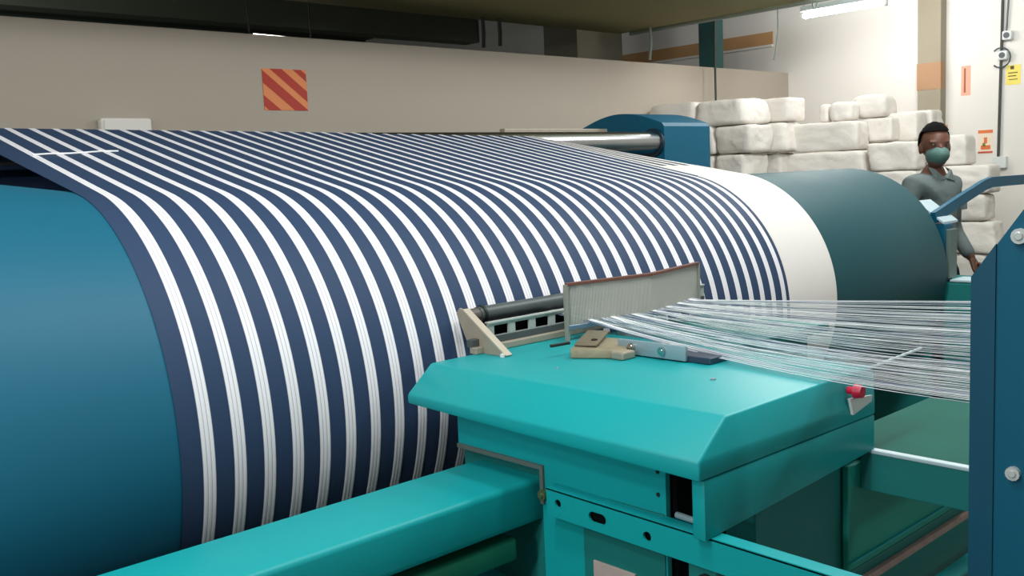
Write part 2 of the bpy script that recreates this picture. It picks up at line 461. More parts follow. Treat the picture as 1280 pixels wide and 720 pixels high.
# right side rail and its skirt
rr_ = obj('side_rail', box(0.388, 0.402, -1.8, -1.43, -0.158, -0.071, 0.002), TEAL_D, car, label='right side rail with a highlight painted along its edge')
obj('edge_highlight', box(0.386, 0.406, -1.8, -1.45, -0.0765, -0.0685, 0.002), PAPER, rr_, label='pale strip painted as the upper edge highlight')  # pale strip stands in for the highlight along the bend
obj('apron_panel', box(0.338, 1.25, -1.43, -1.415, -0.33, -0.10, 0.003), mat('green_apron', (14, 150, 136), 0.6, var=0.1, scale=5), car, label='dark green lower front panel')
obj('apron_lip', box(0.338, 1.25, -1.436, -1.43, -0.312, -0.308, 0.001), TEAL, car)
obj('panel_rivet', hexbolt((0.73, -1.43, -0.20), (0, -1, 0), 0.004, 0.003), STEEL, car)
obj('step_edge', box(0.34, 1.25, -1.444, -1.43, -0.368, -0.352, 0.002), mat('worn_pink_edge', (168, 142, 136), 0.6, var=0.25, scale=40), car, label='worn pinkish step edging')
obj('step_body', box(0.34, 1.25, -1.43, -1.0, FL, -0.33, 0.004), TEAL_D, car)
obj('step_ledge', box(0.34, 1.25, -1.50, -1.46, -0.45, -0.44, 0.002), TEAL, car)
# deck box on the right
obj('deck_box', box(0.406, 0.925, -1.76, -1.341, -0.10, -0.073, 0.003), mat('dark_green_deck', (10, 96, 84), 0.7, var=0.12, scale=5, spec=0.12), car, label='dark green deck plate right of the hood')
obj('reed_table', box(0.43, 1.0, -1.02, -0.60, 0.06, 0.085, 0.004), TEAL_D, car)
obj('table_bracket', box(0.43, 0.95, -0.98, -0.95, -0.3, 0.06, 0.003), TEAL_D, car)
obj('guide_bar', rod((0.40, -1.44, 0.1), (0.66, -1.436, 0.104), 0.0035, 8), PAPER, car, True, label='thin pale guide bar')
sb_ = obj('button_bracket', plate([(0.283, 0.062), (0.376, 0.052), (0.372, 0.040), (0.318, 0.030), (0.296, 0.026)], [], lambda u, v, t: (u, -1.458 - t, v), 0.006), WHITEP, car, label='white bracket under the button')
bb = rod((0.3, -1.45, 0.075), (0.3, -1.466, 0.075), 0.008, 14); rod((0.3, -1.466, 0.075), (0.3, -1.482, 0.075), 0.0155, 20, r1=0.012, bm=bb)
obj('stop_button', bb, RED, car, True, label='red stop button')

# ------------------------------------------------------------------ guide beam in front of the drum
gb = thing('guide_beam', 'bright turquoise box beam running along the front of the drum', 'beam', (-1.2, -0.89, FL))
obj('beam_profile', box(-3.2, -0.118, -0.992, -0.785, -0.186, -0.092, 0.013, 4), TEAL, gb, True)
obj('lower_rail', box(-3.2, -0.2, -0.985, -0.86, -0.255, -0.205, 0.01, 3), mat('oily_green_rail', (30, 112, 84), 0.4, var=0.2, scale=6), gb, True, label='oily green lower rail')
obj('base_beam', box(-3.2, -0.12, -1.06, -0.80, -0.52, -0.34, 0.015, 3), TEAL, gb, True)
for x in (-2.6, -0.9):
    obj('beam_leg', box(x, x + 0.12, -0.96, -0.84, FL, -0.2, 0.008), TEAL_D, gb)

# ------------------------------------------------------------------ measuring roller with its brackets
mr = thing('measuring_roller', 'dark grey measuring roller in pale brackets pressed against the striped drum', 'roller', (0.5, -0.57, FL + 0.95 + zr - 0.0))
obj('roller', rod((0.10, -0.538, 0.186), (0.98, -0.538, 0.186), 0.0205, 32), GREYM, mr, True)
obj('end_cap', rod((0.072, -0.538, 0.186), (0.10, -0.538, 0.186), 0.0185, 28), mat('brown_grey_cap', (92, 84, 80), 0.5), mr, True)
obj('collar', rod((0.110, -0.538, 0.186), (0.118, -0.538, 0.186), 0.0235, 28), BLACK, mr, True)
bp_ = [(-0.522, 0.196), (-0.534, 0.210), (-0.553, 0.206), (-0.700, 0.108), (-0.690, 0.1035), (-0.575, 0.1035), (-0.56, 0.125)]
for x in (0.05,):
    sd = obj('side_bracket', plate(bp_, [], lambda u, v, t, x=x: (x - t, u, v), 0.006), BEIGE, mr)
    obj('bracket_edge', solid([(x - 0.009, -0.552, 0.209), (x + 0.012, -0.552, 0.209), (x + 0.012, -0.706, 0.107), (x - 0.009, -0.706, 0.107),
                               (x - 0.009, -0.552, 0.204), (x + 0.012, -0.552, 0.204), (x + 0.012, -0.703, 0.1035), (x - 0.009, -0.703, 0.1035)],
                              [(0, 1, 2, 3), (4, 7, 6, 5), (0, 4, 5, 1), (1, 5, 6, 2), (2, 6, 7, 3), (3, 7, 4, 0)]), mat('pale_bare_metal', (196, 184, 168), 0.45, 0.3), sd)
obj('bolt', hexbolt((0.035, -0.70, 0.1035), (0, 0, 1), 0.006, 0.007), WHITEP, mr, True)
# slotted bar below the roller: real openings
sl_o = [(0.078, 0.132), (0.98, 0.132), (0.98, 0.172), (0.078, 0.172)]
sl_h = []
for i in range(12):
    a = 0.098 + i * 0.073
    sl_h.append([(a, 0.1385), (a + 0.050, 0.1385), (a + 0.050, 0.164), (a, 0.164)])
obj('slotted_bar', plate(sl_o, sl_h, lambda u, v, t: (u, -0.603 + t, v), 0.006), mat('grey_slotted_bar', (178, 184, 180), 0.5, 0.1), mr)
obj('bar_lip', box(0.078, 0.98, -0.607, -0.590, 0.170, 0.1745, 0.001), mat('pale_lip', (186, 192, 188), 0.45, 0.2), mr)
obj('slot_shade', box(0.078, 0.98, -0.585, -0.580, 0.12, 0.168), GAP_SHADE, mr)  # near-black sheet stands in for shade behind the openings
obj('base_strip', box(0.02, 0.98, -0.622, -0.596, 0.1035, 0.120, 0.002), BEIGE, mr)
obj('base_strip', box(0.02, 0.98, -0.606, -0.585, 0.118, 0.138, 0.002), GREYM, mr)
obj('knurled_nut', rod((0.066, -0.585, 0.128), (0.085, -0.585, 0.128), 0.014, 14), BLACK, mr, True)

# ------------------------------------------------------------------ V-shaped reed
reed = thing('expanding_reed', 'grey V-shaped wire reed with a rusty brown top bar behind the hood', 'reed', (0.58, -0.69, 0.085))
PT = [(0.292, -0.671, 0.25), (0.58, -0.717, 0.25), (0.886, -0.65, 0.25)]
def reed_pt(t):
    a, b, q = (PT[0], PT[1], t * 2) if t <= 0.5 else (PT[1], PT[2], t * 2 - 1)
    return Vector(a).lerp(Vector(b), q)
def zbot(t): return 0.141 if t < 0.5 else 0.141 + 0.01 * (t - 0.5)
RUST = mat('rusty_bar', (118, 78, 66), 0.6, 0.2, var=0.25, scale=40)
def barseg(a, b, hy, hz):
    a, b = Vector(a), Vector(b); d = (b - a).normalized(); nrm = d.cross(Vector((0, 0, 1))) * hy
    vs = [a - nrm - Vector((0, 0, hz)), a + nrm - Vector((0, 0, hz)), a + nrm + Vector((0, 0, hz)), a - nrm + Vector((0, 0, hz))]
    vs += [v + (b - a) for v in vs]
    return solid(vs, [(0, 1, 2, 3), (4, 7, 6, 5), (0, 4, 5, 1), (1, 5, 6, 2), (2, 6, 7, 3), (3, 7, 4, 0)], 0.001, 1)
for i in range(2):
    obj('top_bar', barseg(Vector(PT[i]), Vector(PT[i + 1]), 0.006, 0.0045), RUST, reed, label='rusty brown top bar')
    a, b = Vector(PT[i]), Vector(PT[i + 1]); a.z = b.z = 0.137
    obj('bottom_bar', barseg(a, b, 0.008, 0.006), mat('bluish_bar', (120, 140, 160), 0.4, 0.4), reed)
for t in (0.0, 1.0):
    p = reed_pt(t)
    obj('end_post', box(p.x - 0.005, p.x + 0.005, p.y - 0.006, p.y + 0.006, 0.09, 0.25, 0.001), mat('grey_post', (160, 160, 150), 0.45, 0.3), reed)
WIRE = mat('reed_wire', (196, 196, 188), 0.5, 0.1, var=0.04)
wb_ = bmesh.new()
NW = 160
for i in range(NW + 1):
    t = i / NW; p = reed_pt(t); d = (reed_pt(min(1, t + 0.002)) - reed_pt(max(0, t - 0.002))).normalized(); q = Vector((-d.y, d.x, 0))
    h, k = 0.0008, 0.0012
    vs = [wb_.verts.new((p.x + sx * d.x * h + sy * q.x * k, p.y + sx * d.y * h + sy * q.y * k, z)) for z in (0.14, 0.248) for sx, sy in ((-1, -1), (1, -1), (1, 1), (-1, 1))]
    for a, b, c, e in ((0, 1, 5, 4), (1, 2, 6, 5), (2, 3, 7, 6), (3, 0, 4, 7)): wb_.faces.new((vs[a], vs[b], vs[c], vs[e]))
bmesh.ops.recalc_face_normals(wb_, faces=wb_.faces[:])
obj('reed_wires', wb_, WIRE, reed, kind='stuff', label='fine upright reed wires')
obj('mount_foot', box(0.50, 0.62, -0.74, -0.66, 0.085, 0.131, 0.002), ZINC, reed)

# clamp block and bolted bracket on the hood
cl = thing('clamp_block', 'dusty beige cast clamp with a black lever lying on the turquoise hood', 'clamp', (0.19, -0.85, zr))
obj('clamp_body', solid([(0.115, -0.85, 0.104), (0.19, -0.965, 0.104), (0.31, -0.86, 0.104), (0.27, -0.765, 0.104),
                         (0.118, -0.846, 0.128), (0.192, -0.958, 0.124), (0.305, -0.855, 0.124), (0.27, -0.77, 0.128)],
                        [(0, 1, 2, 3), (4, 7, 6, 5), (0, 4, 5, 1), (1, 5, 6, 2), (2, 6, 7, 3), (3, 7, 4, 0)], 0.003), mat('dusty_cast_metal', (146, 136, 112), 0.55, 0.2, var=0.25, scale=25, bump=0.2), cl, True)
obj('top_plate', solid([(0.14, -0.84, 0.129), (0.165, -0.89, 0.129), (0.31, -0.80, 0.134), (0.285, -0.75, 0.134),
                        (0.14, -0.84, 0.134), (0.165, -0.89, 0.134), (0.31, -0.80, 0.139), (0.285, -0.75, 0.139)],
                       [(0, 1, 2, 3), (4, 7, 6, 5), (0, 4, 5, 1), (1, 5, 6, 2), (2, 6, 7, 3), (3, 7, 4, 0)], 0.001), mat('oily_cast_metal', (128, 118, 98), 0.5, 0.3, var=0.2, scale=20), cl, True)
obj('slide_bar', box(0.165, 0.21, -0.97, -0.93, 0.1035, 0.122, 0.004), BEIGE, cl)
obj('lever', rod((0.10, -0.80, 0.131), (0.15, -0.815, 0.133), 0.004, 8), BLACK, cl, True)
obj('clamp_screw', hexbolt((0.20, -0.85, 0.134), (0, 0, 1), 0.008, 0.004), BLACK, cl, True)
br = thing('bolted_bracket', 'grey steel bracket with two bolts under the threads on the hood', 'bracket', (0.27, -1.0, zr))
obj('bracket_plate', box(0.226, 0.236, -1.10, -0.90, 0.106, 0.140, 0.002), ZINC, br, True)
obj('bracket_base', box(0.236, 0.31, -1.16, -0.86, 0.104, 0.118, 0.002), mat('blued_steel', (64, 76, 96), 0.45, 0.4), br)
obj('bolt', hexbolt((0.226, -0.945, 0.124), (-1, 0, 0), 0.0105, 0.006), STEEL, br, True)
obj('bolt', hexbolt((0.226, -1.035, 0.123), (-1, 0, 0), 0.0105, 0.006), STEEL, br, True)

# ------------------------------------------------------------------ threads from the creel to the reed
def thread_mesh(items, r):
    b = bmesh.new()
    for pts, r0 in items:
        rings = []
        for ip, p in enumerate(pts):
            rr = r0 * (1.9 - 1.1 * min(1.0, ip / 9))
            rings.append([b.verts.new((p[0] + rr * math.cos(a), p[1], p[2] + rr * math.sin(a))) for a in (0.5, 2.6, 4.7)])
        for i in range(len(rings) - 1):
            for k in range(3):
                b.faces.new((rings[i][k], rings[i][(k + 1) % 3], rings[i + 1][(k + 1) % 3], rings[i + 1][k]))
    return b
def thread(u, v, r):
    """u: place across the reed (0..1), v: height at the creel side (0..1)"""
    xa = 0.345 + 0.51 * u
    p0 = Vector((xa, -0.70 + 0.03 * abs(u - .5), 0.150 - 0.004 * u))
    p1 = Vector((0.15 + 0.37 * v, -1.79 + 0.145 * v, 0.122 + 0.121 * v))
    pe = p1 + (p1 - p0) * 0.3
    out = [Vector((xa - 0.02, -0.56, 0.168)), p0]
    sag = 0.024 * (1 - v)
    for i in range(1, 13):
        t = i / 12; q = p0.lerp(p1, t); q.z -= sag * 4 * t * (1 - t); out.append(q)
    out.append(pe)
    return (out, r)
it = []
for i in range(80):
    u = random.random(); v = min(1, max(0, u * 0.75 + random.uniform(-0.05, 0.3)))
    it.append(thread(u, v, random.uniform(0.0003, 0.0005)))
for g in range(7):
    u0 = 0.04 + g * 0.15
    v0 = 0.0 + g * 0.15
    for k in range(15):
        q = random.uniform(-1, 1)
        it.append(thread(min(1, max(0, u0 + 0.016 * q)), min(1.0, max(0.0, v0 + 0.09 * q + random.uniform(-0.05, 0.05))), random.uniform(0.0005, 0.0008)))
obj('warp_threads', thread_mesh(it, 0.001), THREAD, None, kind='stuff', cat='threads', label='fan of fine white threads running from the right into the grey reed')
it = []
for i in range(50):
    u = random.random(); v = min(1, max(0, u * 0.8 + random.uniform(-0.05, 0.25)))
    it.append(thread(u, v, random.uniform(0.0003, 0.0006)))
obj('navy_threads', thread_mesh(it, 0.001), mat('slate_thread', (136, 144, 172), 0.6), None, kind='stuff', cat='threads', label='slate blue threads running between the white ones into the reed')

# ------------------------------------------------------------------ creel stand plate at the right edge
cp = thing('machine_plate', 'tall dark petrol machine plate with round bolts at the right edge of the picture', 'plate', (0.02, -2.1, FL))
po = [(-1.814, FL), (-1.814, 0.355), (-1.884, 0.455), (-1.927, 0.498), (-2.35, 0.498), (-2.35, FL)]
obj('plate_body', plate(po, [], lambda u, v, t: (t, u, v), 0.025), PETROL, cp, label='petrol blue side plate')
obj('edge_strip', plate([(-1.8125, FL), (-1.8125, 0.354), (-1.848, 0.405), (-1.848, FL)], [], lambda u, v, t: (-0.0035 + t, u, v), 0.0035), mat('petrol_edge_shade', (4, 74, 100), 0.45), cp)  # darker petrol stands in for shade on the bent edge
obj('bolt', hexbolt((0.0, -1.881, 0.417), (-1, 0, 0), 0.0115, 0.008), BOLTM, cp, True)
obj('bolt', hexbolt((0.0, -1.877, 0.061), (-1, 0, 0), 0.0105, 0.008), BOLTM, cp, True)

# ------------------------------------------------------------------ guard at the right end of the drum
gd = thing('drum_guard', 'bent petrol blue guard bar and stand at the right end of the drum', 'guard', (3.3, -0.45, FL))
def barpath(pts, hw, th):
    b = bmesh.new(); rows = []
    for i, p in enumerate(pts):
        p = Vector(p); t = (Vector(pts[min(i + 1, len(pts) - 1)]) - Vector(pts[max(i - 1, 0)])).normalized()
        n = Vector((-t.z, 0, t.x))
        rows.append([b.verts.new(p + n * s * hw + Vector((0, q * th, 0))) for s, q in ((-1, -1), (1, -1), (1, 1), (-1, 1))])
    for i in range(len(rows) - 1):
        for k in range(4): b.faces.new((rows[i][k], rows[i][(k + 1) % 4], rows[i + 1][(k + 1) % 4], rows[i + 1][k]))
    b.faces.new(rows[0][::-1]); b.faces.new(rows[-1])
    bmesh.ops.recalc_face_normals(b, faces=b.faces[:])
    return b
obj('guard_bar', barpath([(3.03, -0.42, 0.255), (3.3, -0.42, 0.318), (3.60, -0.42, 0.385), (3.69, -0.42, 0.397), (3.9, -0.42, 0.397), (5.0, -0.42, 0.39)], 0.026, 0.012), PETROL, gd)
obj('cover_plate', solid([(3.04, -0.33, 0.335), (3.2, -0.33, 0.335), (3.2, -0.462, 0.235), (3.04, -0.462, 0.235),
                          (3.04, -0.33, 0.325), (3.2, -0.33, 0.325), (3.2, -0.462, 0.225), (3.04, -0.462, 0.225)],
                         [(0, 1, 2, 3), (4, 7, 6, 5), (0, 4, 5, 1), (1, 5, 6, 2), (2, 6, 7, 3), (3, 7, 4, 0)]), PAPER, gd, label='pale cover plate')
obj('guard_post', box(3.05, 3.13, -0.47, -0.40, FL, 0.225, 0.006), PETROL, gd)
obj('guard_strip', box(3.045, 3.13, -0.49, -0.472, -0.03, 0.2, 0.003), mat('grey_green_strip', (96, 116, 112), 0.5), gd)
obj('guard_shelf', box(3.05, 3.2, -0.60, -0.49, -0.045, -0.035, 0.002), PAPER, gd, label='pale narrow shelf')
obj('gear_case', box(3.05, 3.35, -0.62, 0.3, FL, -0.046, 0.01), TEAL_D, gd)
# ------------------------------------------------------------------ bales of wrapped yarn
from mathutils import noise as mnoise
def bale_mesh(x0, x1, y0, y1, z0, z1, seed, puff=0.5, n=11):
    b = bmesh.new()
    bmesh.ops.create_cube(b, size=2)
    bmesh.ops.subdivide_edges(b, edges=b.edges[:], cuts=n, use_grid_fill=True)
    c = Vector(((x0 + x1) / 2, (y0 + y1) / 2, (z0 + z1) / 2)); h = Vector(((x1 - x0) / 2, (y1 - y0) / 2, (z1 - z0) / 2))
    m = min(h); rg = random.Random(seed)
    sh, tp, ex = rg.uniform(-0.10, 0.10), rg.uniform(-0.05, 0.06), (4.5 if puff > 0.8 else rg.uniform(9, 16))
    for v in b.verts:
        p = v.co.copy()
        l = (abs(p.x) ** ex + abs(p.y) ** ex + abs(p.z) ** ex) ** (1 / ex)
        q = p / l
        bul = 1 + 0.04 * puff * (1 - p.z * p.z) - tp * q.z
        q = Vector((q.x * bul, q.y * bul + sh * q.z * 0.3, q.z))
        w = Vector((q.x * h.x, q.y * h.y, q.z * h.z))
        o3 = Vector((seed * 3.1, seed, seed * 0.7))
        nz = mnoise.noise(w * 7 + o3) * 0.55 + abs(mnoise.noise(w * 17 + o3)) * 0.5 - 0.2 + mnoise.noise(w * 40 + o3) * 0.15
        w += Vector((q.x, q.y, q.z * (0.25 if abs(q.z) > 0.9 else 0.6))).normalized() * nz * m * 0.27
        v.co = c + w
    return b
BALES = [
    ('A0', 4.350, 4.80, 1.907, 2.36, 0.835, 1.020, 'long greyish bale at the far left end of the top row by the partition'),
    ('A1', 4.350, 4.714, 1.492, 1.904, 0.825, 1.013, 'white bale on the very top of the stack beside the partition'),
    ('A1r', 4.72, 4.95, 1.36, 1.75, 0.84, 1.012, 'rounded white bale tucked behind the right end of the top row'),
    ('A2', 4.350, 4.643, 1.444, 1.74, 0.625, 0.822, 'second row white bale with a shaded left side by the partition'),
    ('A2l', 4.350, 4.60, 1.75, 2.05, 0.625, 0.833, 'small pale bale directly right of the arched petrol blue stand'),
    ('A2r', 4.66, 4.92, 1.36, 1.72, 0.625, 0.833, 'crumpled bale end in the gap right of the second row'),
    ('A3', 4.350, 4.683, 1.50, 1.742, 0.40, 0.619, 'third row white bale just above the right shoulder of the striped yarn'),
    ('A3l', 4.350, 4.60, 1.76, 2.05, 0.40, 0.623, 'low bale half hidden behind the arched stand'),
    ('A3r', 4.70, 4.92, 1.42, 1.72, 0.40, 0.617, 'low grey bale beside the dark gap between the two stacks'),
    ('B1', 4.800, 4.99, 0.894, 1.398, 0.612, 0.813, 'wide box shaped white bale in the middle of the picture background above the drum'),
    ('B2', 4.780, 5.00, 0.845, 1.44, 0.36, 0.608, 'wide white bale lying straight on the drum horizon under the box shaped one'),
    ('B3', 5.00, 5.12, 0.74, 0.93, 0.665, 0.822, 'grey rounded bale end right of the wide box shaped bale'),
    ('B4', 5.12, 5.3, 0.62, 0.88, 0.655, 0.855, 'pale bale under the slanting bright ones left of the column'),
    ('B5', 5.31, 5.5, 0.60, 0.86, 0.655, 0.870, 'brightest bale leaning against the foot of the banded column'),
    ('B6', 4.800, 4.96, 0.477, 0.808, 0.461, 0.649, 'smooth light grey bale left of the man'),
    ('B7', 4.800, 4.97, 0.476, 0.837, 0.22, 0.458, 'white bale at the man\'s shoulder just above the drum end'),
    ('T1', 4.86, 4.96, 1.145, 1.205, 0.815, 0.944, 'little upright sack knob on top of the middle stack'),
    ('T2', 4.86, 5.00, 0.960, 1.13, 0.815, 0.951, 'grey tied sack lying on top of the middle stack'),
    ('T3', 5.02, 5.24, 0.80, 1.06, 0.830, 0.992, 'bright bulging sack crowning the middle stack'),
    ('C1', 5.02, 5.2, 0.25, 0.48, 0.480, 0.678, 'white bale right behind the man\'s head'),
    ('C2', 5.000, 5.209, 0.094, 0.42, 0.290, 0.476, 'white bale below the orange and white poster'),
    ('C3', 5.000, 5.19, 0.115, 0.39, 0.110, 0.288, 'white bale behind the man\'s left upper arm'),
    ('C4', 5.000, 5.21, 0.054, 0.39, -0.100, 0.108, 'creased white bale beside the man\'s left hand'),
    ('C5', 5.000, 5.20, 0.09, 0.39, -0.32, -0.104, 'lowest visible white bale right of the man\'s hip'),
]
for i, (n_, x0, x1, y0, y1, z0, z1, lab) in enumerate(BALES):
    obj('yarn_bale', bale_mesh(x0, x1, y0, y1, z0, z1, i + 1, 0.9 if n_[0] == 'T' else 0.5), BALE, None, 'all', cat='bale', label=lab, group='wrapped yarn bales stacked by the wall')
LOW = [(4.36, 4.94, 1.48, 2.3, (FL, -0.5, -0.05, 0.40)), (4.79, 5.0, 0.5, 1.42, (FL, -0.5, -0.14, 0.215)), (5.01, 5.5, 0.6, 1.42, (FL, -0.45, 0.1, 0.652)),
       (5.0, 5.25, 0.06, 0.45, (FL, -0.64, -0.325))]
for j, (x0, x1, y0, y1, zs) in enumerate(LOW):
    for i in range(len(zs) - 1):
        obj('yarn_bale', bale_mesh(x0, x1, y0, y1, zs[i], zs[i + 1] - 0.025, 40 + j * 5 + i), BALE, None, 'all', cat='bale', label='white lower bale carrying the stack, hidden behind the drum', group='lower bales behind the drum')
obj('yarn_bale', bale_mesh(5.03, 5.24, 0.80, 1.06, 0.655, 0.828, 77), BALE, None, 'all', cat='bale', label='white lower bale carrying the stack, hidden behind the drum', group='lower bales behind the drum')
obj('yarn_bale', bale_mesh(5.03, 5.2, 0.25, 0.48, 0.29, 0.478, 78), BALE, None, 'all', cat='bale', label='white lower bale carrying the stack, hidden behind the drum', group='lower bales behind the drum')

# ------------------------------------------------------------------ lamps
def tube_lamp(x, y0, y1, z, label, ztop):
    t = thing('fluorescent_lamp', label, 'lamp', (x, (y0 + y1) / 2, z))
    obj('lamp_tube', rod((x, y0, z), (x, y1, z), 0.019, 16), TUBE, t, True, label='glowing white tube')
    obj('lamp_tray', box(x - 0.03, x + 0.03, y0 - 0.02, y1 + 0.02, z + 0.03, z + 0.07, 0.004), WHITEP, t)
    for y in (y0, y1):
        obj('lamp_holder', box(x - 0.015, x + 0.015, y - 0.012, y + 0.012, z - 0.024, z + 0.03, 0.003), WHITEP, t)
        obj('hanging_wire', rod((x, y, z + 0.07), (x, y, ztop), 0.003, 6), BLACK, t)
    return t
tube_lamp(5.4, 0.979, 1.633, 1.663, 'bright fluorescent tube hanging at the upper right in front of the white wall', 2.5)
t2 = thing('fluorescent_lamp', 'small bright fluorescent lamp peeping over the top of the partition', 'lamp', (1.77, 3.2, 1.40))
obj('lamp_tube', rod((1.56, 3.2, 1.479), (1.95, 3.2, 1.470), 0.014, 12), emit('far_tube_glow', (255, 246, 232), 4), t2, True)
obj('lamp_tray', box(1.46, 2.0, 3.17, 3.23, 1.40, 1.45, 0.003), WHITEP, t2)
for x in (1.53, 1.97): obj('hanging_wire', rod((x, 3.2, 1.45), (x, 3.2, 2.5), 0.004, 6), BLACK, t2)

# ------------------------------------------------------------------ signs, posters, fittings on the walls
ss = thing('striped_sign', 'square sign with diagonal red and orange stripes on the partition wall', 'sign', (1.29, YW, 0.953))
sx0, sx1, sz0, sz1 = 1.156, 1.426, 0.951, 1.174
obj('sign_board', box(sx0, sx1, YW - 0.004, YW, sz0, sz1), mat('orange_sign', (226, 138, 82), 0.6, var=0.05), ss)
RS = mat('red_sign_stripe', (176, 48, 30), 0.6, var=0.05)
def clip_band(c0, c1):
    """diagonal band running down to the right, clipped to the sign square"""
    pts = [(0, 0), (1, 0), (1, 1), (0, 1)]
    def cut(poly, c, sgn):
        out = []
        for i in range(len(poly)):
            a, b_ = poly[i], poly[(i + 1) % len(poly)]
            fa, fb = sgn * (a[0] * 0.95 + a[1] - c), sgn * (b_[0] * 0.95 + b_[1] - c)
            if fa >= 0: out.append(a)
            if fa * fb < 0:
                t = fa / (fa - fb); out.append((a[0] + (b_[0] - a[0]) * t, a[1] + (b_[1] - a[1]) * t))
        return out
    return cut(cut(pts, c0, 1), c1, -1)
for c0, c1 in ((0.10, 0.36), (0.66, 0.96), (1.16, 1.42), (1.66, 1.84)):
    # runs from upper left to lower right: x + z constant
    po_ = [(sx0 + p[0] * (sx1 - sx0), sz0 + p[1] * (sz1 - sz0)) for p in clip_band(c0, c1)]
    if len(po_) > 2: obj('sign_stripe', plate(po_, [], lambda u, v, t: (u, YW - 0.004 - t, v), 0.001), RS, ss)

cb_ = thing('wall_box', 'pale plastic cable box low on the partition behind the striped sheet', 'box', (0.38, YW, 0.76))
obj('box_body', box(0.258, 0.507, YW - 0.05, YW, 0.76, 0.899, 0.012, 3), WALLR, cb_, True)
obj('box_lid', box(0.272, 0.493, YW - 0.056, YW - 0.05, 0.772, 0.888, 0.002), WALLR, cb_)

def poster(label, y0, y1, z0, z1, m, marks, thick=0.003):
    t = thing('wall_poster', label, 'poster', (XW, (y0 + y1) / 2, z0))
    obj('poster_sheet', box(XW - thick, XW, y0, y1, z0, z1), m, t)
    for a0, a1, b0, b1, mm in marks:      # printed patches, fractions across (from the left seen from the room) and up
        obj('printed_mark', box(XW - thick - 0.001, XW - thick, y1 - (y1 - y0) * a1, y1 - (y1 - y0) * a0, z0 + (z1 - z0) * b0, z0 + (z1 - z0) * b1), mm, t)
    return t
ORP = mat('orange_print', (224, 120, 64), 0.7)
DKP = mat('dark_print', (90, 70, 40), 0.7)
poster('narrow pinkish orange notice with a dark vertical mark beside the column', 0.79, 0.862, 1.01, 1.24, mat('pink_notice', (236, 176, 150), 0.7), [(0.30, 0.5, 0.1, 0.92, mat('brown_red_print', (170, 92, 70), 0.7))])
poster('yellow notice with dark lettering under the cable switch box', 0.42, 0.525, 1.06, 1.208, mat('yellow_notice', (240, 222, 110), 0.7),
       [(0.3, 0.55, 0.78, 0.95, DKP), (0.15, 0.8, 0.58, 0.63, DKP), (0.15, 0.7, 0.42, 0.47, DKP), (0.2, 0.8, 0.25, 0.29, DKP)])
poster('cream poster with an orange heading and picture above the bales right of the man', 0.616, 0.727, 0.551, 0.731, mat('cream_notice', (240, 222, 200), 0.7),
       [(0.0, 1.0, 0.86, 1.0, ORP), (0.4, 0.62, 0.42, 0.68, ORP), (0.2, 0.85, 0.16, 0.34, ORP), (0.0, 1.0, 0.0, 0.08, mat('red_print', (200, 90, 66), 0.7)), (0.3, 0.5, 0.3, 0.45, mat('green_print', (150, 150, 70), 0.7))])
poster('tiny orange sticker low beside the column behind the man\'s head', 0.965, 0.99, 0.70, 0.79, mat('orange_sticker', (222, 150, 110), 0.7), [(0.2, 0.8, 0.4, 0.6, ORP)])

cw = thing('wall_conduit', 'black vertical cable with two white switch boxes on the right wall', 'cable', (XW, 0.55, 0.5))
obj('main_cable', tube([(XW - 0.02, 0.54, 2.5), (XW - 0.02, 0.548, 1.9), (XW - 0.02, 0.553, 1.4), (XW - 0.02, 0.56, 1.0), (XW - 0.02, 0.567, 0.52)], 0.011, 8), mat('grey_black_cable', (62, 62, 60), 0.6), cw, True)
obj('second_cable', tube([(XW - 0.02, 0.50, 2.5), (XW - 0.02, 0.508, 1.7), (XW - 0.02, 0.52, 1.45)], 0.007, 8), GREYM, cw, True)
for y, z in ((0.505, 1.43), (0.535, 1.285)):
    sw = obj('switch_box', box(XW - 0.06, XW, y - 0.035, y + 0.035, z - 0.035, z + 0.035, 0.012, 3), WHITEP, cw, True)
    obj('switch_socket', rod((XW - 0.066, y, z), (XW - 0.06, y, z), 0.022, 14), GREYM, sw, True)
obj('cable_loop', tube([(XW - 0.03, 0.555 + 0.07 * math.cos(a * math.pi / 8), 1.27 + 0.075 * math.sin(a * math.pi / 8)) for a in range(2, 15)], 0.006, 6), GREYM, cw, True)
obj('cable_end_box', box(XW - 0.05, XW, 0.50, 0.6, 0.43, 0.52, 0.006), WHITEP, cw)

pl = thing('service_pole', 'thin dark pole standing between the bales in front of the partition', 'pole', (5.17, 2.3, 1.05))
obj('pole_rod', rod((5.17, 2.3, FL), (5.17, 2.3, 2.5), 0.009, 10), mat('dark_pole', (52, 58, 54), 0.5, 0.3), pl, True)
po3 = thing('green_post', 'dark green steel post behind the partition beside the thin pole', 'post', (5.68, 2.7, FL))
obj('post_body', box(5.61, 5.75, 2.62, 2.78, FL, 2.5, 0.004), mat('green_steel', (34, 86, 84), 0.5), po3)
